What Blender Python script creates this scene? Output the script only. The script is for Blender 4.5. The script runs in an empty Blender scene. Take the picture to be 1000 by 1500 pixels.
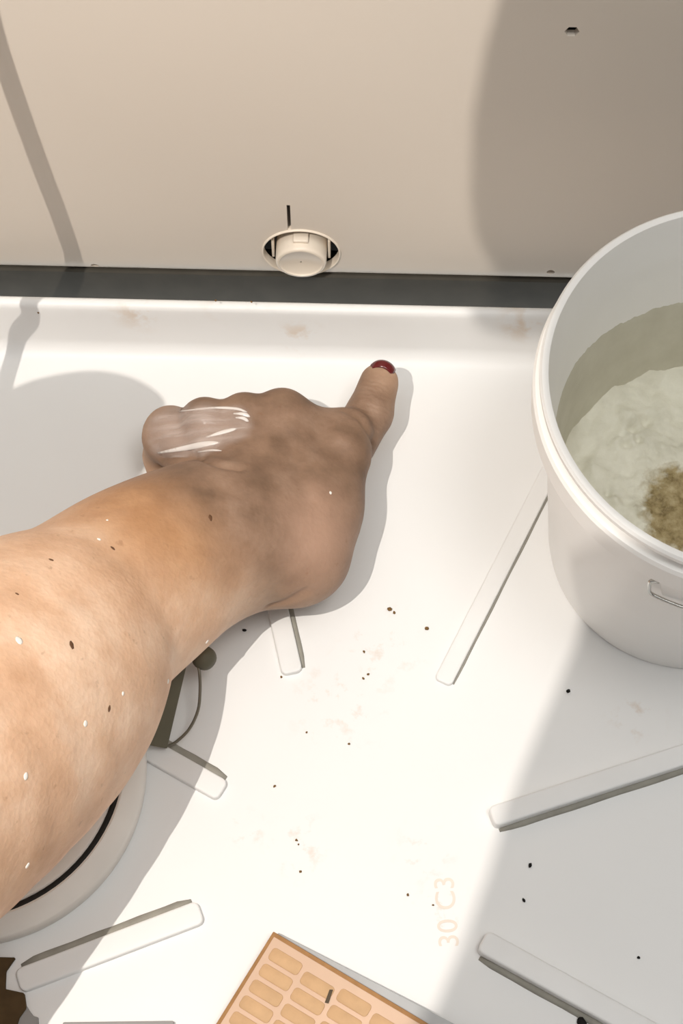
import bpy, bmesh, math, random
import numpy as np
from mathutils import Vector, Matrix
from mathutils.bvhtree import BVHTree

# ------------------------------------------------------------------ camera, light, exposure
sc = bpy.context.scene
COL = sc.collection
PITCH, FPX, CAMZ = math.radians(64.9), 2500.0, 0.80
cam_d = bpy.data.cameras.new('camera')
cam = bpy.data.objects.new('camera', cam_d); COL.objects.link(cam)
cam.location = (0, 0, CAMZ)
cam.rotation_euler = (math.pi / 2 - PITCH, 0, 0)
cam_d.sensor_fit = 'VERTICAL'; cam_d.sensor_height = 36.0; cam_d.lens = 36.0 * FPX / 1500.0
cam_d.clip_start = 0.02
sc.camera = cam

world = bpy.data.worlds.new('world'); sc.world = world; world.use_nodes = True
bg = world.node_tree.nodes['Background']
bg.inputs['Color'].default_value = (0.94, 0.985, 1.0, 1)
bg.inputs['Strength'].default_value = 2.15

LAMP = np.array((-0.22, 0.055, 0.90))
ld = bpy.data.lights.new('work_lamp', 'POINT'); ld.energy = 22; ld.color = (1.0, 0.925, 0.84)
ld.shadow_soft_size = 0.0019
lo_ = bpy.data.objects.new('work_lamp', ld); COL.objects.link(lo_); lo_.location = LAMP

ad = bpy.data.lights.new('fill_area', 'AREA'); ad.shape = 'DISK'; ad.size = .55; ad.energy = 8; ad.color = (1.0, .96, .91)  # unseen soft fill light, added to lift the shadows
ao = bpy.data.objects.new('fill_area', ad); COL.objects.link(ao); ao.location = (.42, .0, 1.80)
ao.rotation_euler = Vector((.36, -.36, 1.75)).to_track_quat('Z', 'Y').to_euler()

vs = sc.view_settings
vs.view_transform = 'Standard'; vs.look = 'None'; vs.gamma = 1.0; vs.use_curve_mapping = False
vs.exposure = 0.0

# ------------------------------------------------------------------ helpers
FW = np.array([0, math.cos(PITCH), -math.sin(PITCH)]); UP = np.array([0, math.sin(PITCH), math.cos(PITCH)])
RT = np.array([1.0, 0, 0]); CP = np.array([0, 0, CAMZ])
def ray(x, y): return FW + RT * ((x - 500) / FPX) + UP * ((750 - y) / FPX)
def at(x, y, z=0.0):
    d = ray(x, y); return CP + d * ((z - CAMZ) / d[2])
def aty(x, y, Y):
    d = ray(x, y); return CP + d * (Y / d[1])
def tag(o, label=None, cat=None, group=None, kind=None):
    if label: o['label'] = label
    if cat: o['category'] = cat
    if group: o['group'] = group
    if kind: o['kind'] = kind
    return o
def empty(name, loc):
    o = bpy.data.objects.new(name, None); o.location = loc; o.empty_display_size = .02; COL.objects.link(o); return o
def link(name, me, mats, parent=None, smooth=True):
    o = bpy.data.objects.new(name, me); COL.objects.link(o)
    for m in (mats if isinstance(mats, (list, tuple)) else [mats]): me.materials.append(m)
    if smooth: me.shade_smooth()
    if parent is not None:
        o.parent = parent; o.matrix_parent_inverse = Matrix.Translation(-Vector(parent.location))
    return o
def mesh(name, V, F, mats, parent=None, smooth=True):
    me = bpy.data.meshes.new(name)
    me.from_pydata([tuple(map(float, v)) for v in V], [], [tuple(map(int, f)) for f in F]); me.update()
    return link(name, me, mats, parent, smooth)
def autosmooth(o, deg=35):
    bm = bmesh.new(); bm.from_mesh(o.data)
    for e in bm.edges:
        if len(e.link_faces) == 2 and e.calc_face_angle(0) > math.radians(deg): e.smooth = False
    bm.to_mesh(o.data); bm.free(); return o
def bevelled(V, F, w, seg=2, deg=30):
    bm = bmesh.new(); vs_ = [bm.verts.new(tuple(map(float, v))) for v in V]
    for f in F: bm.faces.new([vs_[i] for i in f])
    bmesh.ops.recalc_face_normals(bm, faces=bm.faces)
    es = [e for e in bm.edges if len(e.link_faces) == 2 and e.calc_face_angle(0) > math.radians(deg)]
    bmesh.ops.bevel(bm, geom=es, offset=w, segments=seg, profile=.6, affect='EDGES', clamp_overlap=True)
    me = bpy.data.meshes.new('m'); bm.to_mesh(me); bm.free(); return me
def prism(poly, z0, z1):
    n = len(poly); V = [(p[0], p[1], z0) for p in poly] + [(p[0], p[1], z1) for p in poly]
    F = [list(range(n))[::-1], list(range(n, 2 * n))] + [[i, (i + 1) % n, n + (i + 1) % n, n + i] for i in range(n)]
    return V, F
def lathe(prof, c, n=96, closed=False):
    V = []; F = []; m = len(prof)
    for i in range(n):
        a = 2 * math.pi * i / n
        for r, z in prof: V.append((c[0] + r * math.cos(a), c[1] + r * math.sin(a), c[2] + z))
    for i in range(n):
        j = (i + 1) % n
        for k in range(m if closed else m - 1):
            l = (k + 1) % m
            F.append([i * m + k, j * m + k, j * m + l, i * m + l])
    return V, F
def tube(pts, r, n=10, cap=True):
    pts = [Vector(tuple(map(float, p))) for p in pts]; V = []; F = []
    t0 = (pts[1] - pts[0]).normalized(); nrm = t0.orthogonal().normalized()
    for i, p in enumerate(pts):
        t = (pts[min(i + 1, len(pts) - 1)] - pts[max(i - 1, 0)]).normalized()
        nrm = (nrm - t * nrm.dot(t)).normalized(); b = t.cross(nrm)
        for k in range(n):
            a = 2 * math.pi * k / n; V.append(p + (nrm * math.cos(a) + b * math.sin(a)) * r)
    for i in range(len(pts) - 1):
        for k in range(n):
            l = (k + 1) % n; F.append([i * n + k, i * n + l, (i + 1) * n + l, (i + 1) * n + k])
    if cap: F.append(list(range(n))[::-1]); F.append(list(range((len(pts) - 1) * n, len(pts) * n)))
    return V, F
def smooth_path(P, m=8):
    P = [np.array(p, float) for p in P]; Q = [2 * P[0] - P[1]] + P + [2 * P[-1] - P[-2]]; out = []
    for i in range(1, len(Q) - 2):
        for s in range(m):
            t = s / m; a, b, c, d = Q[i - 1:i + 3]
            out.append(.5 * (2 * b + (c - a) * t + (2 * a - 5 * b + 4 * c - d) * t * t + (3 * b - a - 3 * c + d) * t ** 3))
    out.append(P[-1]); return out

# ------------------------------------------------------------------ materials
class NT:
    def __init__(s, name):
        s.m = bpy.data.materials.new(name); s.m.use_nodes = True; s.t = s.m.node_tree; s.p = s.t.nodes['Principled BSDF']
        s.co = s.t.nodes.new('ShaderNodeTexCoord').outputs['Object']
    def n(s, typ, **kw):
        nd = s.t.nodes.new(typ)
        for k, v in kw.items():
            if k in nd.inputs: 
                if hasattr(v, 'is_output') or isinstance(v, bpy.types.NodeSocket): s.t.links.new(v, nd.inputs[k])
                else: nd.inputs[k].default_value = v
            else: setattr(nd, k, v)
        return nd
    def l(s, a, b): s.t.links.new(a, b)
    def noise(s, scale, detail=3, rough=.5, vec=None):
        return s.n('ShaderNodeTexNoise', Scale=scale, Detail=detail, Roughness=rough, Vector=vec or s.co).outputs['Fac']
    def ramp(s, fac, stops):
        r = s.t.nodes.new('ShaderNodeValToRGB'); s.l(fac, r.inputs[0]); e = r.color_ramp.elements
        while len(e) > 1: e.remove(e[-1])
        e[0].position = stops[0][0]; e[0].color = (*stops[0][1], 1)
        for p, c in stops[1:]:
            q = e.new(p); q.color = (*c, 1)
        return r.outputs['Color']
    def math(s, op, a, b=None, clamp=False):
        nd = s.t.nodes.new('ShaderNodeMath'); nd.operation = op; nd.use_clamp = clamp
        for i, v in enumerate((a, b)):
            if v is None: continue
            if isinstance(v, (int, float)): nd.inputs[i].default_value = v
            else: s.l(v, nd.inputs[i])
        return nd.outputs[0]
    def mix(s, fac, a, b, mode='MIX'):
        nd = s.t.nodes.new('ShaderNodeMix'); nd.data_type = 'RGBA'; nd.blend_type = mode
        for sock, v in ((nd.inputs['Factor'], fac), (nd.inputs['A'], a), (nd.inputs['B'], b)):
            pass
        socks = {'f': nd.inputs[0], 'a': nd.inputs[6], 'b': nd.inputs[7]}
        for k, v in (('f', fac), ('a', a), ('b', b)):
            if isinstance(v, bpy.types.NodeSocket): s.l(v, socks[k])
            elif k == 'f': socks[k].default_value = v
            else: socks[k].default_value = (*v, 1)
        return nd.outputs[2]
    def blob(s, c, r, r0=0.0):
        """1 at the point c fading to 0 at the distance r"""
        d = s.n('ShaderNodeVectorMath', operation='DISTANCE'); s.l(s.co, d.inputs[0]); d.inputs[1].default_value = tuple(map(float, c))
        mr = s.n('ShaderNodeMapRange'); s.l(d.outputs['Value'], mr.inputs[0]); mr.inputs[1].default_value = r0; mr.inputs[2].default_value = r
        mr.inputs[3].default_value = 1; mr.inputs[4].default_value = 0; mr.interpolation_type = 'SMOOTHSTEP'
        return mr.outputs[0]
    def bump(s, h, strength, dist):
        b = s.n('ShaderNodeBump', Strength=strength, Distance=dist, Height=h); s.l(b.outputs[0], s.p.inputs['Normal'])
    def base(s, col=None, rough=.5, spec=.5, metal=0):
        if col is not None:
            if isinstance(col, bpy.types.NodeSocket): s.l(col, s.p.inputs['Base Color'])
            else: s.p.inputs['Base Color'].default_value = (*col, 1)
        if isinstance(rough, bpy.types.NodeSocket): s.l(rough, s.p.inputs['Roughness'])
        else: s.p.inputs['Roughness'].default_value = rough
        s.p.inputs['Specular IOR Level'].default_value = spec; s.p.inputs['Metallic'].default_value = metal
        return s.m
def plain(name, col, rough=.5, spec=.5, metal=0, var=.06, scale=40, bump=0):
    n = NT(name); f = n.noise(scale, 3)
    c = n.ramp(f, [(.3, tuple(max(0, v * (1 - var)) for v in col)), (.7, tuple(min(1, v * (1 + var)) for v in col))])
    if bump: n.bump(n.noise(scale * 6, 3), .3, bump)
    return n.base(c, rough, spec, metal)

def white_plastic():
    n = NT('white_tray_plastic')
    base = n.ramp(n.noise(5, 3), [(.3, (.80, .795, .785)), (.7, (.84, .838, .83))])
    stain = n.ramp(n.noise(95, 5, .65), [(.55, (0, 0, 0)), (.72, (1, 1, 1))])
    near = None
    for (x, y, r) in ((560, 950, .03), (500, 1030, .034), (440, 1240, .022), (620, 1250, .02), (650, 1330, .02), (360, 1215, .014), (930, 1050, .02)):
        b = n.blob(at(x, y), r); near = b if near is None else n.math('MAXIMUM', near, b)
    c = n.mix(n.math('MULTIPLY', n.math('MULTIPLY', stain, near), .5), base, (.55, .38, .24))
    # faint brown film in the corner under the back upstand
    n2 = n.ramp(n.noise(60, 4, .6), [(.52, (0, 0, 0)), (.66, (1, 1, 1))])
    nb = None
    for (x, y, r) in ((205, 463, .022), (340, 442, .028), (440, 490, .018), (770, 470, .02)):
        b = n.blob(aty(x, y, .472), r); nb = b if nb is None else n.math('MAXIMUM', nb, b)
    c = n.mix(n.math('MULTIPLY', n.math('MULTIPLY', n2, nb), .55), c, (.60, .42, .26))
    return n.base(c, .42, .3)
M = {}
M['tray'] = white_plastic()

# ================================================================== SETTING
# shower tray floor: flat base, cove and low upstand along the back, in one moulding
prof = [(-.55, 0), (.40, 0), (.455, 0)]
for k in range(9):
    a = -math.pi / 2 + (math.pi / 2 - .12) * k / 8
    prof.append((.460 + .010 * math.cos(a), .010 + .010 * math.sin(a)))
prof += [(.4725, .030)]
for k in range(7):
    a = math.pi - .1 - (math.pi - .2) * k / 6
    prof.append((.4765 + .0035 * math.cos(a), .0335 + .0035 * math.sin(a)))
prof += [(.481, -.02), (-.55, -.02)]
XS = np.linspace(-.62, .62, 25)
V = []; F = []; m = len(prof)
for x in XS:
    for y, z in prof: V.append((x, y, z))
for i in range(len(XS) - 1):
    for k in range(m):
        l = (k + 1) % m; F.append([i * m + k, i * m + l, (i + 1) * m + l, (i + 1) * m + k])
F.append(list(range(m))); F.append(list(range((len(XS) - 1) * m, len(XS) * m))[::-1])
floor = autosmooth(mesh('floor', V, F, M['tray'], None), 40); tag(floor, kind='structure')

# raised radial ribs moulded into the tray
M['rib'] = plain('white_rib_plastic', (.81, .805, .795), .42, .3, var=.02)
RIBS = [((294, 1335), (26, 1437), .0056, .0040, 1, .0025, .95), ((326, 1158), (150, 1058), .0054, .0040, -1, .0027, .9), ((648, 999), (830, 640), .0046, .0025, 1, .0008, .98),
        ((720, 1196), (1120, 1066), .0050, .0070, -1, .0019, .97), ((706, 1377), (1010, 1545), .0054, .0075, 1, .0021, .97), ((428, 985), (395, 840), .0052, .0035, 1, .0018, .9)]
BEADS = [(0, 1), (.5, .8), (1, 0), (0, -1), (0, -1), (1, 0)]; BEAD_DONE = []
M['bead'] = plain('grey_shade_bead', (.30, .285, .245), .6, .2, var=.12, scale=120)  # dark colour imitates the shaded rib edges
for (a, b, hw, hh, bs, br, bf) in RIBS:
    A = at(*a, hh)[:2]; B = at(*b, hh)[:2]; d = (B - A) / np.linalg.norm(B - A); nn = np.array((-d[1], d[0])); rc = hw * .55
    poly = []
    for (e, s1, s2) in ((A, -1, -1), (A, -1, 1), (B, 1, 1), (B, 1, -1)):
        c = e - d * s1 * rc + nn * s2 * (hw - rc)
        for k in range(5):
            t = k / 4 * math.pi / 2
            # corner sweep, clockwise round the outline
            if (s1, s2) in ((-1, 1), (1, -1)): v = d * s1 * math.cos(t) * 1 + nn * s2 * math.sin(t)
            else: v = d * s1 * math.sin(t) + nn * s2 * math.cos(t)
            poly.append(c + v * rc)
    V, F = prism(poly, -.004, hh)
    me = bevelled(V, F, .0011, 3, 60); o = link('rib', me, M['rib'], floor); autosmooth(o, 50)
    # dark grey bead standing in for the shade along one foot of the rib
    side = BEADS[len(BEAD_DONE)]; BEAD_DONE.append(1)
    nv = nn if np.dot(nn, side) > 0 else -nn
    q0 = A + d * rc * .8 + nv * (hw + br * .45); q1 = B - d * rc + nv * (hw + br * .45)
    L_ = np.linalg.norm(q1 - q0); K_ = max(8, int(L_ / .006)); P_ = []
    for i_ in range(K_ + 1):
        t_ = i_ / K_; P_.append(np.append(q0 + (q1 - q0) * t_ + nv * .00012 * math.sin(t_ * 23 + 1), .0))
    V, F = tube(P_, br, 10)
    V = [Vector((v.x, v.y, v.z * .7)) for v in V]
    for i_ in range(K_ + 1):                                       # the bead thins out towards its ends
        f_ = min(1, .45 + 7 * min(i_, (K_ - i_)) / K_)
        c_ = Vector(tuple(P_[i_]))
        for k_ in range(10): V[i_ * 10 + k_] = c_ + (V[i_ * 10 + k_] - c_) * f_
    mesh('shade_bead', V, F, M['bead'], floor)

# beige wall panel with a rolled-in lower edge; holes are really cut
WY = .505
n = NT('beige_panel')
c = n.ramp(n.noise(3, 2), [(.3, (.68, .61, .53)), (.7, (.71, .64, .56))])
n.bump(n.noise(900, 2), .08, .0004); M['panel'] = n.base(c, .55, .25)
prof = []
for k in range(9):
    t = k / 8; prof.append((WY + .0035 * (1 - t) ** 2.2, .0205 + .012 * t))
prof += [(WY, z) for z in (.10, .16, .24, .34, .46)] + [(WY + .0036, .46)]
prof += [(WY + .0036, .0326), (WY + .0071, .0205)]
XS = np.linspace(-.62, .62, 3); V = []; F = []; m = len(prof)
for x in XS:
    for y, z in prof: V.append((x, y, z))
for i in range(len(XS) - 1):
    for k in range(m):
        l = (k + 1) % m; F.append([i * m + k, (i + 1) * m + k, (i + 1) * m + l, i * m + l])
F.append(list(range(m))[::-1]); F.append(list(range((len(XS) - 1) * m, len(XS) * m)))
wall = mesh('wall_back', V, F, M['panel']); tag(wall, kind='structure')
def cutter(V, F):
    bm = bmesh.new(); vv = [bm.verts.new(tuple(map(float, v))) for v in V]
    for f in F: bm.faces.new([vv[i] for i in f])
    bmesh.ops.recalc_face_normals(bm, faces=bm.faces); me = bpy.data.meshes.new('cut'); bm.to_mesh(me); bm.free()
    o = bpy.data.objects.new('cut', me); COL.objects.link(o); return o
def ycyl(c, r, y0, y1, n=48):
    V = [(c[0] + r * math.cos(2 * math.pi * k / n), y, c[2] + r * math.sin(2 * math.pi * k / n)) for y in (y0, y1) for k in range(n)]
    return V, [list(range(n)), list(range(n, 2 * n))[::-1]] + [[k, (k + 1) % n, n + (k + 1) % n, n + k] for k in range(n)]
HOLE = aty(441, 369, WY); HR = .0203
cuts = [cutter(*ycyl(HOLE, HR, .48, .56))]
s0, s1 = aty(422, 301, WY), aty(422, 345, WY)
V, F = prism([(s0[0] - .0009, .48), (s0[0] + .0009, .48), (s0[0] + .0009, .56), (s0[0] - .0009, .56)], s1[2], s0[2]); cuts.append(cutter(V, F))
for (x, y, r) in ((837, 38, .0033), (138, 398, .0022), (806, 391, .0022)):
    cuts.append(cutter(*ycyl(aty(x, y, WY), r, .48, .56, 6 if r > .003 else 16)))
for cu in cuts:
    md = wall.modifiers.new('b', 'BOOLEAN'); md.object = cu; md.solver = 'EXACT'; md.operation = 'DIFFERENCE'
dg = bpy.context.evaluated_depsgraph_get(); me = bpy.data.meshes.new_from_object(wall.evaluated_get(dg))
wall.modifiers.clear(); old = wall.data; wall.data = me; bpy.data.meshes.remove(old); wall.data.shade_smooth()
for cu in cuts: bpy.data.objects.remove(cu)
autosmooth(wall, 25)
# dark strip in the gap between tray and panel, and the dark void behind the panel
M['strip'] = plain('dark_gap_strip', (.062, .056, .045), .7, .2, var=.12, scale=60)
V, F = prism([(-.62, .506), (.62, .506), (.62, .5235), (-.62, .5235)], -.02, .0200)
o = link('trim_1', bevelled(V, F, .001, 1), M['strip'], None, False); tag(o, kind='structure')
M['void'] = plain('dark_void_lining', (.03, .027, .024), .9, .1)
V, F = prism([(-.62, .548), (.62, .548), (.62, .582), (-.62, .582)], -.15, .46)
o = mesh('wall_cavity', V, F, M['void'], None, False); tag(o, kind='structure')

# the rest of the small wet room, outside the frame: side walls and the wall behind the photographer
M['room'] = plain('room_plaster', (.15, .155, .16), .8, .2, var=.03, scale=4)
for nm, (x0, x1, y0, y1) in {'wall_left': (-.66, -.62, -.60, .582), 'wall_right': (.62, .66, -.60, .582), 'wall_front': (-.66, .66, -.64, -.60)}.items():
    V, F = prism([(x0, y0), (x1, y0), (x1, y1), (x0, y1)], -.02, 1.95); o = mesh(nm, V, F, M['room'], None, False); tag(o, kind='structure')
V, F = prism([(-.62, .52), (.62, .52), (.62, .582), (-.62, .582)], .46, 1.95); o = mesh('wall_back_upper', V, F, M['room'], None, False); tag(o, kind='structure')
V, F = prism([(-.62, .5236), (.62, .5236), (.62, .5479), (-.62, .5479)], -.15, -.03); o = mesh('wall_cavity_base', V, F, M['void'], None, False); tag(o, kind='structure')
# pipe stub in the hole, and the collar pressed into the hole
M['cream'] = plain('cream_plastic', (.78, .69, .58), .35, .4, var=.03)
AX = np.array((aty(441, 388, .498)[0], 0, aty(441, 388, .498)[2]))
def ylathe(prof, c, n=64):
    V = []; F = []; m = len(prof)
    for i in range(n):
        a = 2 * math.pi * i / n
        for r, y in prof: V.append((c[0] + r * math.cos(a), y, c[2] + r * math.sin(a)))
    for i in range(n):
        j = (i + 1) % n
        for k in range(m - 1): F.append([i * m + k, i * m + k + 1, j * m + k + 1, j * m + k])
    return V, F
stub = empty('pipe_stub', (AX[0], .498, AX[2]))
tag(stub, 'cream capped pipe stub poking out of the round hole in the beige wall panel', 'pipe')
pr = [(.0134, .555), (.0134, .5005), (.0131, .4992), (.0124, .4985), (.0114, .4985), (.0111, .4990), (.0107, .4995), (.0004, .4998)]
o = mesh('pipe_body', *ylathe(pr, AX), M['cream'], stub); autosmooth(o, 50)
for dx in (-.0150, .0146):
    V, F = prism([(AX[0] + dx - .0007, .5065), (AX[0] + dx + .0007, .5065), (AX[0] + dx + .0007, .530), (AX[0] + dx - .0007, .530)], AX[2] - .006, AX[2] + .0095)
    link('pipe_fin', bevelled(V, F, .0004, 2), M['cream'], stub)
V, F = prism([(AX[0] - .004, .5025), (AX[0] + .004, .5025), (AX[0] + .004, .515), (AX[0] - .004, .515)], AX[2] + .0128, AX[2] + .0152)
link('pipe_lug', bevelled(V, F, .0007, 2), M['cream'], stub)
pr = [(HR + .0005, .5075), (HR + .0005, .5042), (HR + .0002, .5038), (HR - .0003, .5040), (HR - .0005, .5045), (HR - .0004, .5092)]
hc = (HOLE[0], 0, HOLE[2])
V, F = ylathe(pr, hc)
k_ = np.array(V); k_[:, 1] += np.clip(.060 - k_[:, 2] + .0075, 0, None) ** 2.2 * .010 / .060 ** 2.2 * .0 
o = mesh('hole_collar', k_, F, M['cream']); tag(o, 'thin cream collar lining the round hole in the beige wall panel', 'collar')

# the back of the tray and the panel run a little askew to the camera
sk = math.radians(-1.5); pv = (-.0215, .505)
for o in [floor, wall] + [q for q in COL.objects if q.name.split('.')[0] in ('trim_1', 'wall_cavity', 'wall_cavity_base', 'hole_collar', 'pipe_body', 'pipe_fin', 'pipe_lug')]:
    for v in o.data.vertices:
        if o is floor and v.co.y < .40: continue
        dx, dy = v.co.x - pv[0], v.co.y - pv[1]
        v.co.x = pv[0] + dx * math.cos(sk) - dy * math.sin(sk); v.co.y = pv[1] + dx * math.sin(sk) + dy * math.cos(sk)

# ================================================================== BUCKET WITH PASTE
BX, BY, BH, BR, Br = .1744, .356, .1704, .0864, .0664
M['bucket'] = plain('white_bucket_plastic', (.90, .89, .87), .38, .35, var=.02, scale=20)
M['steel'] = plain('bright_wire', (.62, .61, .58), .22, .5, 1.0, var=.05)
bk = empty('bucket', (BX, BY, 0)); tag(bk, 'white round plastic bucket of grey-green paste standing on the tray by the wall', 'bucket')
def rad(z): return Br + (BR - Br) * z / BH
H_ = BH
pr = [(0, .003), (Br - .004, .003), (Br - .001, 0), (Br + .0012, .0008), (rad(.01) + .0018, .010), (rad(H_ - .028) + .0018, H_ - .028),
      (rad(H_ - .0275) + .0040, H_ - .0285), (BR + .0052, H_ - .0262), (BR + .0060, H_ - .0120), (BR + .0050, H_ - .0100), (BR + .0012, H_ - .0094), (BR + .0008, H_ - .0054),
      (BR + .0040, H_ - .0042), (BR + .0042, H_ - .0014), (BR + .0032, H_ - .0002), (BR + .0018, H_), (BR + .0004, H_ - .0005), (BR - .0001, H_ - .002),
      (rad(H_ - .022) - .0016, H_ - .022), (rad(H_ - .026) - .0022, H_ - .026), (rad(.006) - .0022, .006), (0, .006)]
o = mesh('bucket_body', *lathe(pr, (BX, BY, 0), 128), M['bucket'], bk); autosmooth(o, 28)
# paste: residue coating on the inner wall with a ragged upper edge
n = NT('grey_green_residue')
c = n.ramp(n.noise(60, 5, .6), [(.3, (.60, .575, .47)), (.7, (.67, .645, .54))]); n.bump(n.noise(140, 4), .4, .001); M['residue'] = n.base(c, .75, .2)
rng = random.Random(4); ZP = .056
V = []; F = []; NA = 240
ph = [(rng.uniform(0, 6.28), rng.choice([2, 3, 5, 9, 17, 31, 47])) for _ in range(12)]
for i in range(NA):
    a = 2 * math.pi * i / NA
    top = .1130 + .0045 * math.sin(a - .6) + sum(.0011 / math.sqrt(f) * math.sin(f * a + p) for p, f in ph) + rng.uniform(-.0006, .0006)
    for k in range(6):
        t = k / 5; z = ZP - .012 + (top - ZP + .012) * t
        r = rad(z) - .0023 - (.0011 * (1 - t ** 6) if k < 5 else -.0003)
        V.append((BX + r * math.cos(a), BY + r * math.sin(a), z))
for i in range(NA):
    j = (i + 1) % NA
    for k in range(5): F.append([i * 6 + k, i * 6 + k + 1, j * 6 + k + 1, j * 6 + k])
mesh('residue_film', V, F, M['residue'], bk)
# paste surface: lumpy disc
n = NT('wet_plaster_paste')
g = n.ramp(n.noise(45, 6, .65), [(.25, (.62, .595, .49)), (.5, (.74, .715, .60)), (.75, (.82, .795, .68))])
sand = n.ramp(n.noise(170, 5, .7), [(.3, (.17, .12, .05)), (.5, (.36, .28, .14)), (.72, (.52, .43, .26))])
bc = at(1026, 752, ZP)
w = n.math('ADD', n.blob(bc, .040, .014), n.math('MULTIPLY', n.math('SUBTRACT', n.noise(80, 4, .6), .5), 1.6))
fac = n.math('MULTIPLY', n.math('SUBTRACT', w, .35), 3.0, True)
c = n.mix(fac, g, sand)
n.bump(n.noise(260, 5, .65), .5, .0012); M['paste'] = n.base(c, .62, .3)
NR, NA = 60, 200; RP = rad(ZP) - .0024; V = []; F = []
from mathutils import noise as mn
def ph_(x, y):
    h = .0036 * mn.noise(Vector((x * 40, y * 40, 1.7))) + .0028 * mn.noise(Vector((x * 110, y * 110, 5.1))) + .0014 * mn.noise(Vector((x * 300, y * 300, 9.3)))
    for (px_, py_, r, dz) in ((925, 628, .0026, -.0055), (912, 640, .0016, -.003), (900, 655, .006, .003), (945, 618, .003, -.005), (915, 652, .0022, -.005), (935, 645, .002, -.0055), (880, 640, .007, .0025), (930, 610, .009, .003), (870, 690, .005, .002), (900, 735, .003, .0035), (940, 750, .003, .005), (890, 722, .0014, -.004)):
        q = at(px_, py_, ZP); d2 = ((x - q[0]) ** 2 + (y - q[1]) ** 2) / r ** 2
        if d2 < 9: h += dz * math.exp(-d2)
    return h
V.append((BX, BY, ZP + ph_(BX, BY)))
for i in range(1, NR + 1):
    r = RP * i / NR
    for k in range(NA):
        a = 2 * math.pi * k / NA; rr = r * (1 + (.006 * mn.noise(Vector((math.cos(a) * 6, math.sin(a) * 6, 3))) if i == NR else 0)); x = BX + r * math.cos(a); y = BY + r * math.sin(a)
        edge = max(0, (i / NR - .86) / .14)
        V.append((x, y, ZP + ph_(x, y) + .006 * edge ** 2 * (.6 + mn.noise(Vector((math.cos(a) * 5, math.sin(a) * 5, 8))))))
for k in range(NA): F.append([0, 1 + k, 1 + (k + 1) % NA])
for i in range(NR - 1):
    for k in range(NA):
        l = (k + 1) % NA; F.append([1 + i * NA + k, 1 + (i + 1) * NA + k, 1 + (i + 1) * NA + l, 1 + i * NA + l])
mesh('paste', V, F, M['paste'], bk)
# wire bail hanging on the near side, with its ears
def on_bucket(x, y, extra=0.0):
    """point on the bucket's outer cone under a pixel, pushed out by extra"""
    d = ray(x, y); lo, hi = .3, 1.2
    prev = None
    for s in np.linspace(.3, 1.1, 4000):
        p = CP + d * s; q = math.hypot(p[0] - BX, p[1] - BY) - (rad(p[2]) + .0018 + extra)
        if prev is not None and prev > 0 >= q and p[2] < H_: return p
        prev = q
    return p
pts = [on_bucket(*q, e) for q, e in (((964, 852), .0005), ((953, 851), .003), ((951, 858), .0035), ((952, 868), .0035), ((966, 876), .0035), ((985, 884), .0035), ((1002, 890), .0035), ((1030, 897), .0035), ((1060, 900), .004))]
mesh('bail', *tube(smooth_path(pts, 6), .00085, 10), M['steel'], bk)
pe = on_bucket(968, 853, .0002)
V, F = lathe([(0, .004), (.0028, .0038), (.0034, .003), (.0034, 0)], (0, 0, 0), 24)
az = math.atan2(pe[1] - BY, pe[0] - BX); R_ = Matrix.Rotation(az, 3, 'Z') @ Matrix.Rotation(math.pi / 2, 3, 'Y')
# (the ear plate under the band)
q0 = [on_bucket(x, y, .0) for x, y in ((966, 853), (1030, 868), (1030, 893), (969, 872))]
q1 = [on_bucket(x, y, .0016) for x, y in ((966, 853), (1030, 868), (1030, 893), (969, 872))]
link('bail_ear', bevelled(q0 + q1, [[3, 2, 1, 0], [4, 5, 6, 7], [0, 1, 5, 4], [1, 2, 6, 5], [2, 3, 7, 6], [3, 0, 4, 7]], .0006, 2), M['bucket'], bk)

# ================================================================== SMALL TUB UNDER THE ARM
TC = at(-44, 1120, .024); TR, TH = .0705, .024
M['tub'] = plain('grey_white_tub_plastic', (.80, .765, .72), .45, .3, var=.04, scale=30)
M['black'] = plain('black_rubber', (.012, .011, .010), .6, .3)
M['olive'] = plain('olive_brown_bracket', (.125, .115, .080), .6, .3, var=.1)
M['wire'] = plain('dull_wire', (.20, .18, .14), .45, .4, .4)
tb = empty('plastic_tub', (TC[0], TC[1], 0)); tag(tb, 'round whitish plastic tub with a black seam and wire handle, half under the arm', 'tub')
pr = [(0, 0), (TR + .0085, 0), (TR + .0098, .001), (TR + .0110, .010), (TR + .0112, .0165), (TR + .0106, .0178), (TR + .0080, .0200), (TR + .0038, TH - .0006), (TR + .0028, TH), (TR + .0018, TH - .0006), (TR + .0013, TH - .003), (TR - .004, .004), (0, .004)]
o = mesh('tub_body', *lathe(pr, (TC[0], TC[1], 0), 96), M['tub'], tb); autosmooth(o, 40)
V, F = lathe([(TR - .0035, TH - .0085), (TR + .0016, TH - .0062), (TR + .0010, TH - .0040), (TR - .0028, TH - .0062)], (TC[0], TC[1], 0), 96, True)
mesh('seam_ring', V, F, M['black'], tb)
pr = [(0, TH - .006), (TR - .010, TH - .0058), (TR - .0034, TH - .0048), (TR - .0022, TH - .0052), (TR - .0018, TH - .008), (TR - .006, TH - .012), (0, TH - .012)]
mesh('tub_lid', *lathe(pr, (TC[0], TC[1], 0), 96), M['tub'], tb)
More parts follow.
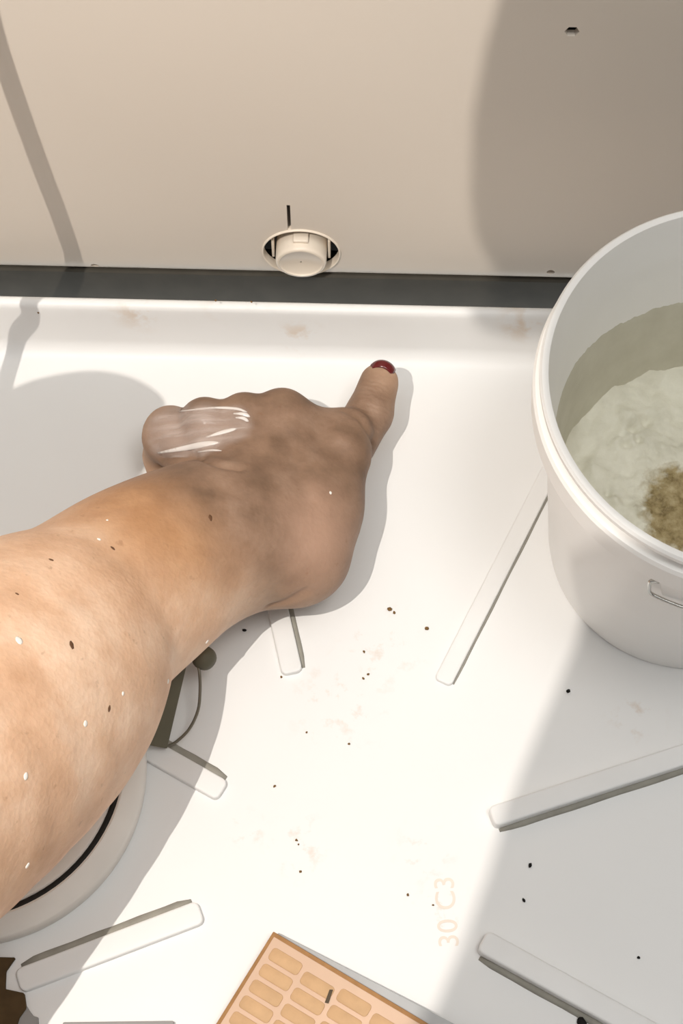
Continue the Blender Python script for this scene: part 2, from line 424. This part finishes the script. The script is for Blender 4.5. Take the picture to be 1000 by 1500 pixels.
# olive bracket on the tub's side, wire loop and knob
def slab(px4, z4, th):
    P4 = [at(x, y, z) for (x, y), z in zip(px4, z4)]
    nn = np.cross(P4[1] - P4[0], P4[2] - P4[0]); nn /= np.linalg.norm(nn)
    if nn[2] > 0: nn = -nn
    Q4 = [p + nn * th for p in P4]
    return bevelled(P4 + Q4, [[0, 1, 2, 3], [7, 6, 5, 4], [0, 4, 5, 1], [1, 5, 6, 2], [2, 6, 7, 3], [3, 7, 4, 0]], .0006, 2)
link('bracket', slab([(282, 940), (218, 1010), (219, 1092), (245, 1097)], [.030, .028, .014, .010], .003), M['olive'], tb)
pts = [at(*q, z) for q, z in (((288, 965), .030), ((292, 985), .028), ((293, 1010), .024), ((290, 1040), .019), ((277, 1068), .013), ((256, 1088), .008), ((240, 1094), .006))]
mesh('wire_loop', *tube(smooth_path(pts, 6), .00075, 8), M['wire'], tb)
kc = at(299, 964, .029)
V, F = lathe([(0, -.0055), (.003, -.005), (.0052, -.003), (.0060, 0), (.0052, .003), (.003, .005), (0, .0055)], kc, 24)
mesh('knob', V, F, M['olive'], tb)

# ================================================================== PUNCHED TAN CARD, BOTTOM
M['tan'] = plain('tan_board', (.60, .385, .215), .75, .2, var=.06, scale=150, bump=.0003)
M['tan_edge'] = plain('tan_board_edge', (.37, .20, .085), .8, .2, var=.1, scale=200)
M['pink'] = plain('pink_cream_print', (.74, .53, .39), .75, .2, var=.03)
cb = at(400, 1364, .009); cu = at(640, 1507, .024) - cb; cu /= np.linalg.norm(cu)
cvv = at(322, 1503, .008) - cb; cvv -= cu * (cvv @ cu); cvv /= np.linalg.norm(cvv); cn = np.cross(cu, cvv); cn = cn if cn[2] > 0 else -cn
cardo = empty('cell_board', cb); tag(cardo, 'tan board with rows of oblong cells, one corner in view below the arm', 'board')
def cpt(u, v, h=0): return cb + cu * u + cvv * v + cn * h
CU, CV = .17, .13
V = [cpt(0, 0, -.005), cpt(CU, 0, -.005), cpt(CU, CV, -.005), cpt(0, CV, -.005), cpt(0, 0, 0), cpt(CU, 0, 0), cpt(CU, CV, 0), cpt(0, CV, 0)]
B6 = [[3, 2, 1, 0], [4, 5, 6, 7], [0, 1, 5, 4], [1, 2, 6, 5], [2, 3, 7, 6], [3, 0, 4, 7]]
link('board', bevelled(V, B6, .0005, 2), M['tan_edge'], cardo)
M['back'] = plain('grey_shadow_sheet', (.50, .515, .525), .6, .2, var=.04)  # grey wedge that paints the board's cast shadow on the tray
V = [cpt(u, v, h) for h in (-.0052, -.0046) for u, v in ((.001, -.0012), (CU, -.0105), (CU, .02), (.001, .02))]
link('shadow_sheet', bevelled(V, B6, .0002, 1), M['back'], cardo)
V = [cpt(u, v, h) for h in (-.0002, .0004) for u, v in ((.0018, .0020), (CU - .002, .0020), (CU - .002, CV - .002), (.0022, CV - .002))]
link('printed_sheet', bevelled(V, B6, .0002, 1), M['pink'], cardo)
def cell(u0, u1, v0, v1, me=None):
    r = .0017; poly = []
    for (cx, cy, a0) in ((u1 - r, v1 - r, 0), (u0 + r, v1 - r, 90), (u0 + r, v0 + r, 180), (u1 - r, v0 + r, 270)):
        for k in range(4):
            a = math.radians(a0 + 30 * k); poly.append((cx + r * math.cos(a), cy + r * math.sin(a)))
    n_ = len(poly); Vv = [cpt(u, v, .0003) for u, v in poly] + [cpt(u, v, .0009) for u, v in poly]
    bm_ = bevelled(Vv, [list(range(n_))[::-1], list(range(n_, 2 * n_))] + [[i, (i + 1) % n_, n_ + (i + 1) % n_, n_ + i] for i in range(n_)], .00025, 1)
    return link('cell', bm_, M['tan'], cardo)
vp = .0082
for r in range(15):
    for cidx in range(9):
        u0 = .0045 + cidx * .0185 ; v0 = .0058 + r * vp + (.0018 if cidx % 2 else 0)
        if u0 + .0163 > CU - .003 or v0 + .0062 > CV - .003: continue
        cell(u0, u0 + .0163, v0, v0 + .0062)
V = [cpt(u, v, h) for h in (.0008, .0013) for u, v in ((.0372, .0095), (.0386, .0088), (.0400, .0150), (.0384, .0155))]
M['dark'] = plain('dark_grime', (.10, .075, .05), .8, .2)
link('dark_mark', bevelled(V, B6, .0001, 1), M['dark'], cardo)

# ================================================================== ODDMENTS AT THE BOTTOM EDGE
M['brown'] = plain('dark_brown_card', (.085, .052, .022), .8, .2, var=.25, scale=70, bump=.0006)
poly = [at(*q)[:2] for q in ((-70, 1402), (24, 1404), (10, 1424), (9, 1450), (37, 1456), (40, 1478), (30, 1492), (18, 1530), (-70, 1540))]
V, F = prism(poly, 0, .003); o = link('card_offcut', bevelled(V, F, .0005, 1), M['brown'], None, False); tag(o, 'dark brown offcut against the outer end of the lower left rib', 'offcut')
M['grey'] = plain('grey_sheet', (.30, .29, .28), .6, .3, var=.08)
poly = [at(*q)[:2] for q in ((40, 1474), (44, 1481), (50, 1489), (57, 1491), (58, 1540), (0, 1540), (22, 1495))]
V, F = prism(poly, 0, .0015); o = link('paper_scrap', bevelled(V, F, .0003, 1), M['grey'], None, False); tag(o, 'torn grey scrap beside the dark brown offcut', 'scrap')
poly = [at(*q, .004)[:2] for q in ((92, 1497), (254, 1495), (258, 1560), (88, 1562))]
V, F = prism(poly, 0, .004); o = link('grey_plate', bevelled(V, F, .0006, 2), M['grey'], None, False); tag(o, 'flat grey plate with only its straight far edge in view', 'plate')

# faint hand-written figures on the tray
fc = bpy.data.curves.new('rib_figures', 'FONT'); fc.body = '30 C3'; fc.size = .0135; fc.extrude = .00006; fc.align_x = 'LEFT'
M['ink'] = plain('faint_tan_ink', (.80, .715, .63), .7, .2, var=.08)
fo = bpy.data.objects.new('written_figures', fc); COL.objects.link(fo); fc.materials.append(M['ink'])
p0 = at(672, 1388); fo.location = (p0[0], p0[1], .0002); fo.rotation_euler = (0, 0, math.radians(93)); fo.parent = floor

# crumbs of dirt
M['crumb'] = plain('brown_crumb', (.20, .115, .045), .9, .1, var=.3, scale=500)
M['crumb_dark'] = plain('black_crumb', (.012, .011, .010), .8, .2)
def crumb_mesh(r, seed, long=1.0):
    rg = random.Random(seed); bm = bmesh.new(); bmesh.ops.create_icosphere(bm, subdivisions=1, radius=r)
    for v in bm.verts: v.co = Vector((v.co.x * long, v.co.y, v.co.z * .7)) * rg.uniform(.75, 1.25)
    me = bpy.data.meshes.new('crumb'); bm.to_mesh(me); bm.free(); return me
DARK = [(358, 924, 1.1, 'black speck beside the forearm edge, on the arm\'s shadow'), (776, 1268, 1.25, 'largest black speck on the shaded tray, between the two right ribs'),
        (767, 1319, 1.0, 'smaller black speck just below the largest one on the shaded tray'), (935, 1403, .85, 'lone dark speck above the lower right rib'),
        (832, 1013, 1.2, 'grey-brown speck below the bucket on the shaded tray'), (851, 1499, 2.6, 'dark lump at the bottom edge under the lower right rib')]
for i, (x, y, r, lb) in enumerate(DARK):
    o = link('crumb', crumb_mesh(r / 1250, i + 30, 1.3), M['crumb_dark']); p = at(x, y); o.location = (p[0], p[1], r / 1000 * .6); o.rotation_euler.z = i; tag(o, lb, 'crumb', 'dark specks on the tray')
BR_ = [(570, 893, 1.5, 'brown crumb nearest the heel of the hand, with a smaller one touching it'), (577, 898, 1.0, 'little brown crumb touching the one nearest the heel of the hand'), (625, 921, 1.3, 'dark brown crumb alone to the right of the hooked pair below the hand'), (533, 955, 0.9, 'brown crumb above the close pair below the hand, on the tray'), (539, 988, 0.9, 'right crumb of the close brown pair below the hand'), (532, 994, 0.8, 'left crumb of the close brown pair below the hand'), (449, 1073, 0.7, 'faint brown crumb midway between the short rib tip and the board'), (511, 1090, 0.9, 'brown crumb right of the faint one, in the middle of the tray'), (402, 1152, 0.9, "orange-brown crumb alone, right of the short rib's rounded end"), (434, 1231, 0.9, 'upper crumb of the brown pair above the tan board'), (437, 1237, 0.6, 'smallest crumb, just under the upper one above the tan board'), (440, 1277, 0.85, 'brown crumb closest above the corner of the tan board'), (597, 1311, 0.9, 'brown crumb left of the written figures'), (634, 1326, 0.7, 'pale brown crumb right beside the written figures'), (412, 992, 0.8, 'brown crumb at the tip of the rib below the wrist'), (258, 1093, 0.7, 'brown crumb at the lower end of the wire loop'), (56, 458, 0.8, "brown crumb on the tray's upstand beside the cable shadow"), (316, 440, 0.8, "left crumb of two on the tray's upstand left of the pipe stub"), (368, 442, 0.8, "right crumb of two on the tray's upstand left of the pipe stub")]
for i, (x, y, r, lb) in enumerate(BR_):
    p = at(x, y) if y > 480 else aty(x, y, .4722 - (x - 460) / 2700 * .026)
    o = link('crumb', crumb_mesh(r / 1350, i, 1.25), M['crumb']); o.location = (p[0], p[1], p[2] + r / 1000 * .5) if y > 480 else (p[0], p[1], p[2]); o.rotation_euler.z = i * 1.7
    tag(o, lb, 'crumb', 'brown crumbs on the tray')

# ================================================================== ARM AND HAND
def P(x,y,z): return at(x,y,z/1000.0)
CAPS=[]   # (a,b,ra,rb,k) in metres
def cap(a,b,ra,rb,k): CAPS.append((np.array(a),np.array(b),ra/1000,rb/1000,k/1000))
def build_caps():
    CAPS.clear()
    fa = [(372,800,46,26),(335,786,49,34.5),(298,793,53,39),(205,848,66,44.5),(108,922,84,48.5),(0,1024,106,65)]
    pts = [np.append(P(x,y,z), r) for x,y,z,r in fa]
    d = pts[-1] - pts[-2]; d = d / np.linalg.norm(d[:3]); d[3] = 0
    pts.append(pts[-1] + d*.11 + np.array((0,0,.02,1.5))); pts.append(pts[-1] + d*.14 + np.array((0,0,.03,0)) + np.array((0,0,0,-3)))
    pts = smooth_path(pts, 5)
    for i_, (p, q) in enumerate(zip(pts, pts[1:])): cap(p[:3], q[:3], p[3], q[3], 1.5)
    # heel of the hand and thumb base
    cap(P(352,793,52),P(432,806,42),32,26,14)
    cap(P(432,806,42),P(462,745,42),26,22.5,8)
    cap(P(462,745,42),P(505,672,40),22.5,13,8)
    # metacarpals
    cap(P(420,760,48),P(414,608,46),23,12.5,14)
    cap(P(380,760,50),P(358,614,50),22,12.2,10)
    cap(P(345,730,50),P(300,622,50),16,12.6,7)
    cap(P(315,715,44),P(250,634,42),13,14,3)
    for (x,y,z,r) in ((412,604,49,11.5),(357,608,54,10.8),(300,616,54,11)): cap(P(x,y,z),P(x+2,y+12,z-2),r,r-1,5)   # knuckles
    cap(P(420,640,44),P(498,630,37),14,11.5,12)     # web
    for (x,y,z,r,k) in ((412,614,44,10.5,4),(356,620,48,10.5,3),(302,628,46,10.5,3),(243,646,38,11.5,4)):   # curled fingers
        cap(P(x,y,z),P(x-6,y+22,20),r,9.5,k)
        cap(P(x-6,y+22,20),P(x+8,y+95,13),9.5,8.5,3)
        cap(P(x+8,y+95,13),P(x+12,y+120,22),8.5,8,3)
    cap(P(500,660,44),P(516,630,41),13.5,10.5,5)    # thumb knuckle
    cap(P(512,652,30),P(541,606,30),13.2,12,2)      # thumb
    cap(P(541,606,30),P(555,561,31),11.8,10.3,3)
def smin(a,b,k):
    h=np.clip(k-np.abs(a-b),0,None)/k
    return np.minimum(a,b)-h*h*k*.25
def field(cell):
    lo=np.min([np.minimum(a-ra,b-rb) for a,b,ra,rb,k in CAPS],0)-3*cell
    hi=np.max([np.maximum(a+ra,b+rb) for a,b,ra,rb,k in CAPS],0)+3*cell
    n=np.ceil((hi-lo)/cell).astype(int)+1
    D=np.full(n,1.0,np.float32)
    for a,b,ra,rb,k in CAPS:
        pad=k+2*cell
        i0=np.maximum(0,((np.minimum(a-ra,b-rb)-pad-lo)/cell).astype(int)); i1=np.minimum(n,((np.maximum(a+ra,b+rb)+pad-lo)/cell).astype(int)+2)
        g=[lo[j]+cell*np.arange(i0[j],i1[j]) for j in range(3)]
        X=np.stack(np.meshgrid(*g,indexing='ij'),-1).astype(np.float32)
        ab=b-a; L=(ab@ab)
        t=np.clip((X-a)@ab/L,0,1)
        d=np.sqrt(((X-a-t[...,None]*ab)**2).sum(-1))-(ra+(rb-ra)*t)
        s=tuple(slice(i0[j],i1[j]) for j in range(3))
        D[s]=smin(D[s],d,k)
    return D,lo
def nets(D,lo,cell):
    S=D<0
    c=np.zeros(np.array(D.shape)-1,int)
    for i in (0,1):
        for j in (0,1):
            for k in (0,1):
                c+=S[i:D.shape[0]-1+i,j:D.shape[1]-1+j,k:D.shape[2]-1+k]
    act=(c>0)&(c<8)
    idx=-np.ones(c.shape,int); A=np.argwhere(act); idx[act]=np.arange(len(A))
    acc=np.zeros((len(A),3)); cnt=np.zeros(len(A))
    cs=[np.array(q) for q in np.ndindex(2,2,2)]
    for q in cs:
        for ax in range(3):
            if q[ax]: continue
            r=q.copy(); r[ax]=1
            d0=D[tuple((A+q).T)]; d1=D[tuple((A+r).T)]
            m=(d0<0)!=(d1<0)
            t=np.where(m,d0/np.where(m,d0-d1,1),0)
            p=q+t[:,None]*(r-q)
            acc[m]+=p[m]; cnt[m]+=1
    V=lo+cell*(A+acc/cnt[:,None])
    F=[]
    for ax in range(3):
        u,v=[(1,2),(2,0),(0,1)][ax]
        sl0=[slice(None)]*3; sl1=[slice(None)]*3
        sl0[ax]=slice(0,-1); sl1[ax]=slice(1,None)
        E=S[tuple(sl0)]!=S[tuple(sl1)]
        I=np.argwhere(E); flip=S[tuple(sl0)][E]
        eu=np.eye(3,dtype=int)[u]; ev=np.eye(3,dtype=int)[v]
        q=np.stack([idx[tuple((I-eu-ev).T)],idx[tuple((I-ev).T)],idx[tuple(I.T)],idx[tuple((I-eu).T)]],1)
        q[~flip]=q[~flip][:,::-1]
        F.append(q)
    return V,np.concatenate(F)

build_caps()
CELL = .0018
D_, lo3 = field(CELL); V, F = nets(D_, lo3, CELL)
me = bpy.data.meshes.new('person'); me.from_pydata(V.tolist(), [], F.tolist()); me.update()
bm = bmesh.new(); bm.from_mesh(me)
for _ in range(3): bmesh.ops.smooth_vert(bm, verts=bm.verts, factor=.5, use_axis_x=True, use_axis_y=True, use_axis_z=True)
bmesh.ops.recalc_face_normals(bm, faces=bm.faces)
# skin folds at the wrist, the heel of the hand and the root of the thumb
b0 = BVHTree.FromBMesh(bm); bm.normal_update(); co = np.array([v.co for v in bm.verts]); dep = np.zeros(len(co))
for pts_, w_, h_ in ((((236, 674), (262, 669), (296, 671), (326, 680), (350, 684)), 3.0, 2.6), (((396, 888), (420, 882), (446, 868)), 2.6, 1.8),
                     (((506, 600), (526, 612), (540, 632), (546, 648)), 2.2, 1.6), (((300, 715), (350, 725), (400, 745)), 4.5, 1.0), (((420, 640), (440, 690), (455, 730)), 5.0, 1.2), (((372, 640), (388, 690)), 4.5, .9)):
    for q in smooth_path(pts_, 10):
        h = b0.ray_cast(Vector(tuple(CP)), Vector(tuple(ray(*q))).normalized())
        if h[0] is None: continue
        g = h_ / 1000 * np.exp(-((co - np.array(h[0])) ** 2).sum(1) / (w_ / 1000) ** 2); dep = np.maximum(dep, g)
for v, e in zip(bm.verts, dep):
    if e > 1e-5: v.co -= v.normal * float(e)
bm.to_mesh(me); bm.free()
n = NT('skin')
HC = P(420, 680, 50)
tone = n.ramp(n.noise(28, 5, .6), [(.28, (.60, .35, .21)), (.5, (.75, .48, .315)), (.72, (.88, .64, .47))])
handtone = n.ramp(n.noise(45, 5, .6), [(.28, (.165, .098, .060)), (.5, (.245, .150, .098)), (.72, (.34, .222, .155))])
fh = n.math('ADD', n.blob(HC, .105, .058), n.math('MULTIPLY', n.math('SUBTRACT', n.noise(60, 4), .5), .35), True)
wr = n.ramp(n.noise(40, 5, .6), [(.28, (.33, .155, .065)), (.6, (.50, .27, .135))])
fw_ = n.math('ADD', n.blob(P(240, 742, 98), .066, .018), n.math('MULTIPLY', n.math('SUBTRACT', n.noise(50, 4), .5), .4), True)
tone = n.mix(n.math('MULTIPLY', fw_, .95), tone, wr)
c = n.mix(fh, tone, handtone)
pk = n.math('ADD', n.blob(P(450, 790, 55), .036, .008), n.math('MULTIPLY', n.math('SUBTRACT', n.noise(55, 4), .5), .4), True)
c = n.mix(n.math('MULTIPLY', pk, .75), c, (.50, .31, .22))
c = n.mix(n.math('MULTIPLY', n.ramp(n.noise(160, 3, .6), [(.66, (0, 0, 0)), (.76, (1, 1, 1))]), .35), c, (.22, .10, .045))
b1 = n.n('ShaderNodeTexVoronoi', Scale=420.0, Vector=n.co).outputs['Distance']
hgt = n.math('ADD', n.math('MULTIPLY', b1, .35), n.math('MULTIPLY', n.noise(120, 5, .6), 1.4))
tax = P(556, 560, 31) - P(541, 606, 30); tax /= np.linalg.norm(tax)
dt = n.n('ShaderNodeVectorMath', operation='DOT_PRODUCT'); n.l(n.co, dt.inputs[0]); dt.inputs[1].default_value = tuple(map(float, tax))
wv = n.math('SINE', n.math('ADD', n.math('MULTIPLY', dt.outputs['Value'], 2100.0), n.math('MULTIPLY', n.noise(150, 4), 14.0)))
hgt = n.math('ADD', hgt, n.math('MULTIPLY', n.math('MULTIPLY', wv, .22), n.blob(P(548, 592, 38), .021, .008)))
n.bump(hgt, .36, .0010)
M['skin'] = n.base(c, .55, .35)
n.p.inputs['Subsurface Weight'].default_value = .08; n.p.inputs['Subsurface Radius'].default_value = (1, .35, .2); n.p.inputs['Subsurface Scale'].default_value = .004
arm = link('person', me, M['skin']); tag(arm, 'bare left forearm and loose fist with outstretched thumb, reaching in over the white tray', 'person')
bvh = BVHTree.FromPolygons([tuple(v.co) for v in me.vertices], [tuple(p.vertices) for p in me.polygons])
def onskin(x, y):
    h = bvh.ray_cast(Vector(tuple(CP)), Vector(tuple(ray(x, y))).normalized())
    return (np.array(h[0]), np.array(h[1])) if h[0] is not None else (None, None)
def decal(name, x, y, rx, ry, th, mat, seed=0, sub=2):
    p, nn = onskin(x, y)
    if p is None: return
    rg = random.Random(seed); bm = bmesh.new(); bmesh.ops.create_icosphere(bm, subdivisions=sub, radius=1)
    q = Vector(tuple(nn)).to_track_quat('Z', 'Y').to_matrix()
    for v in bm.verts:
        s = rg.uniform(.85, 1.15); v.co = q @ Vector((v.co.x * rx * s, v.co.y * ry * s, v.co.z * th)) + Vector(tuple(p))
    m_ = bpy.data.meshes.new(name); bm.to_mesh(m_); bm.free(); return link(name, m_, mat, arm)
M['speck'] = plain('white_paste_speck', (.85, .80, .74), .5, .4)
M['mole'] = plain('brown_mole', (.13, .06, .028), .6, .3)
for i, (x, y, r) in enumerate(((28, 938, 1.9), (145, 790, 1.0), (125, 1060, 1.5), (38, 1137, 1.5), (40, 1268, 1.3), (303, 940, 1.2), (180, 1016, 1.0), (246, 998, 1.2), (484, 722, .9), (157, 762, .6))):
    decal('paste_speck', x, y, r / 1000, r / 1000 * .75, .0004, M['speck'], i)
for i, (x, y, r) in enumerate(((105, 945, 1.5), (308, 758, 1.3), (160, 1038, 1.1), (165, 803, 1.0), (75, 820, .9), (25, 870, .7))):
    decal('mole', x, y, r / 1000 * 1.3, r / 1000 * .7, .00025, M['mole'], i + 20)
# painted thumb nail
M['nail'] = plain('dark_red_varnish', (.12, .006, .008), .18, .6, var=.1)
tip = P(561.5, 536, 33); V = []; F = []
tx = np.array((.0060, 0, 0)); ax = at(563, 528, .030) - at(552, 560, .032); ax /= np.linalg.norm(ax); sx = np.cross(ax, (0, 0, 1)); sx /= np.linalg.norm(sx); nz = np.cross(sx, ax); nz = nz if nz[2] > 0 else -nz
NU, NV = 13, 9
for k in range(2):
    for i in range(NU):
        for j in range(NV):
            u = -1 + 2 * i / (NU - 1); v = -1 + 2 * j / (NV - 1)
            rr = .0070 + .0008 * (1 - k)
            w_ = math.sqrt(max(0, 1 - (abs(v) ** 3) * .55)) 
            th = u * 1.02 * w_
            cpos = P(557, 556, 32) + ax * (-.0002 + .0040 * (v + 1) + .0012 * (1 - u * u))
            fall = .0046 * max(0, (v + .3) / 1.3) ** 2
            V.append(cpos + sx * math.sin(th) * rr + nz * (math.cos(th) * (rr + .0012) - fall + .0005))
def gi(k, i, j): return k * NU * NV + i * NV + j
for i in range(NU - 1):
    for j in range(NV - 1):
        F.append([gi(0, i, j), gi(0, i + 1, j), gi(0, i + 1, j + 1), gi(0, i, j + 1)]); F.append([gi(1, i, j + 1), gi(1, i + 1, j + 1), gi(1, i + 1, j), gi(1, i, j)])
for i in range(NU - 1):
    for j in (0, NV - 1): F.append([gi(0, i, j), gi(1, i, j), gi(1, i + 1, j), gi(0, i + 1, j)])
for j in range(NV - 1):
    for i in (0, NU - 1): F.append([gi(0, i, j), gi(1, i, j), gi(1, i, j + 1), gi(0, i, j + 1)])
o = mesh('thumbnail', V, F, M['nail'], arm); o['label'] = 'dark red painted nail'
# wet whitish paste film smeared over the little-finger side
n = NT('wet_paste_film'); n.base((.70, .58, .52), .2, .6)
n.p.inputs['Coat Weight'].default_value = .6; n.p.inputs['Coat Roughness'].default_value = .08
vec = n.n('ShaderNodeMapping', Vector=n.co); vec.inputs['Rotation'].default_value = (0, 0, math.radians(-16)); vec.inputs['Scale'].default_value = (28, 260, 60)
st = n.noise(1.0, 3, .55, vec.outputs[0])
n.bump(st, .7, .0012)
tr = n.n('ShaderNodeBsdfTransparent'); mx = n.n('ShaderNodeMixShader'); out = n.t.nodes['Material Output']
cov = n.math('ADD', n.math('MULTIPLY', n.ramp(st, [(.45, (0, 0, 0)), (.75, (1, 1, 1))]), .3), .26)
edge = None
for (x, y, r) in ((255, 632, .020), (300, 630, .018), (335, 625, .014)):
    p, _ = onskin(x, y); b = n.blob(p, r, r * .55); edge = b if edge is None else n.math('MAXIMUM', edge, b)
n.l(n.math('MULTIPLY', cov, edge), mx.inputs[0]); n.l(tr.outputs[0], mx.inputs[1]); n.l(n.p.outputs[0], mx.inputs[2]); n.l(mx.outputs[0], out.inputs['Surface'])
M['film'] = n.m
V = []; F = []; idx = {}
for j, y in enumerate(np.arange(588, 672, 2.0)):
    for i, x in enumerate(np.arange(208, 376, 2.5)):
        p, nn = onskin(x, y)
        if p is None: continue
        idx[i, j] = len(V); V.append(p + nn * .0005)
for (i, j) in list(idx):
    q = [(i, j), (i, j + 1), (i + 1, j + 1), (i + 1, j)]
    if all(k in idx for k in q):
        f = [idx[k] for k in q]
        if max(np.linalg.norm(np.array(V[a]) - V[b]) for a in f for b in f) < .004: F.append(f)
FILM = (V, F)
M['streak'] = plain('wet_white_paste', (.72, .66, .62), .15, .6)
for (pts_, w0) in ((((262, 603), (310, 598), (345, 599), (362, 604)), .0008), (((345, 612), (356, 613), (364, 618)), .0010), (((342, 606), (357, 607), (366, 611)), .0011), (((302, 641), (325, 634), (348, 628)), .0013), (((232, 663), (268, 657), (300, 651), (322, 649)), .0017), (((290, 662), (310, 660), (325, 661)), .0007)):
    pp = [onskin(*q)[0] for q in smooth_path(pts_, 6)]; nn_ = [onskin(*q)[1] for q in smooth_path(pts_, 6)]; V = []; F = []; K_ = len(pp)
    for i_ in range(K_):
        t_ = pp[min(i_ + 1, K_ - 1)] - pp[max(i_ - 1, 0)]; t_ = t_ / np.linalg.norm(t_); b_ = np.cross(t_, nn_[i_])
        w_ = w0 * (.15 + .85 * math.sin(math.pi * min(1, .04 + .96 * (i_ / (K_ - 1)) ** 1.5)) ** .7)
        for k_ in range(8):
            a_ = 2 * math.pi * k_ / 8; V.append(pp[i_] + b_ * math.cos(a_) * w_ + nn_[i_] * (math.sin(a_) * w_ * .35 + .0003))
    for i_ in range(K_ - 1):
        for k_ in range(8): l_ = (k_ + 1) % 8; F.append([i_ * 8 + k_, i_ * 8 + l_, (i_ + 1) * 8 + l_, (i_ + 1) * 8 + k_])
    F += [list(range(8))[::-1], list(range((K_ - 1) * 8, K_ * 8))]
    mesh('paste_streak', V, F, M['streak'], arm)
V, F = FILM
o = mesh('paste_film', V, F, M['film'], arm); o['label'] = 'wet whitish paste smeared thinly'

# ================================================================== OUT-OF-FRAME CABLE, AND BLOCKERS ADDED FOR THEIR SHADOWS
def toward(S, t): return np.array(S) + (LAMP - np.array(S)) * t
def to_z(S, z): S = np.array(S); return toward(S, (z - S[2]) / (LAMP[2] - S[2]))
M['cable'] = plain('grey_cable', (.35, .34, .33), .5, .3)
cpts = [toward(q, .24) for q in (aty(-150, -420, WY), aty(-85, -220, WY), aty(-40, -60, WY), aty(-18, 30, WY), aty(5, 105, WY), aty(50, 230, WY), aty(88, 330, WY), aty(104, 392, WY))]
cpts += [toward(q, .24) for q in (aty(44, 436, .480), aty(50, 468, .479), at(30, 500), at(8, 560))] + [to_z(at(-10, 640), .40), to_z(at(-20, 680), .4235)]
mesh_ = mesh('hanging_cable', *tube(smooth_path(cpts, 6), .0036, 10), M['cable']); tag(mesh_, 'grey cable hanging at the left outside the frame, its shadow on the wall panel', 'cable')
dp = [to_z(at(*q), .42) for q in ((-140, 700), (-90, 640), (-40, 603), (10, 580), (60, 562), (130, 552), (190, 562), (232, 588), (238, 612), (222, 660), (200, 705), (140, 760), (60, 800), (-80, 810))]  # outline of an unseen disc, added to cast the round shadow
dpp = smooth_path([p[:2] for p in dp] + [dp[0][:2]], 4)[:-1]
V, F = prism(dpp, .42, .426); o = link('shadow_disc', bevelled(V, F, .002, 2), M['bucket'], None, False); tag(o, 'unseen disc at the left outside the frame, added for its shadow behind the fist', 'blocker')
ZS = .66
M['light_flag'] = plain('white_light_flag', (.7, .68, .64), .5, .3)
def flag(name, pts, lab, cat):  # unseen board added as a light flag, cut to the shadow outline
    q = [to_z(p, ZS)[:2] for p in pts]
    V, F = prism(q, ZS, ZS + .004); o = link(name, bevelled(V, F, .0008, 1), M['light_flag'], None, False); tag(o, lab, cat)
flag('wall_shade_flag', (aty(790, -200, WY), aty(738, 0, WY), aty(712, 90, WY), aty(694, 190, WY), aty(692, 300, WY), aty(699, 350, WY), aty(716, 385, WY), aty(735, 402, WY),  # unseen flag added to shade the wall and the bucket's mouth
     at(722, 430), at(708, 462), at(716, 496), at(760, 504), at(800, 503)) + tuple(np.array((.264 + .111 * math.cos(math.radians(a_)), .426 + .111 * math.sin(math.radians(a_)), 0)) for a_ in range(156, 320, 8)) + (np.array((.46, .36, 0)), np.array((.46, .50, 0)), aty(1300, -200, WY)), 'white flag added near the work lamp outside the frame, shading the wall above the bucket', 'light_flag')
flag('tray_shade_flag', (at(868, 840), at(838, 950), at(790, 1060), at(745, 1170), at(712, 1280), at(672, 1390), at(630, 1490), at(580, 1600), at(560, 1660), at(1150, 1660), at(1250, 920), at(1000, 850)), 'pale worktop edge outside the frame, added to shade the tray in front of the bucket', 'baffle')  # unseen flag added to shade the front of the tray
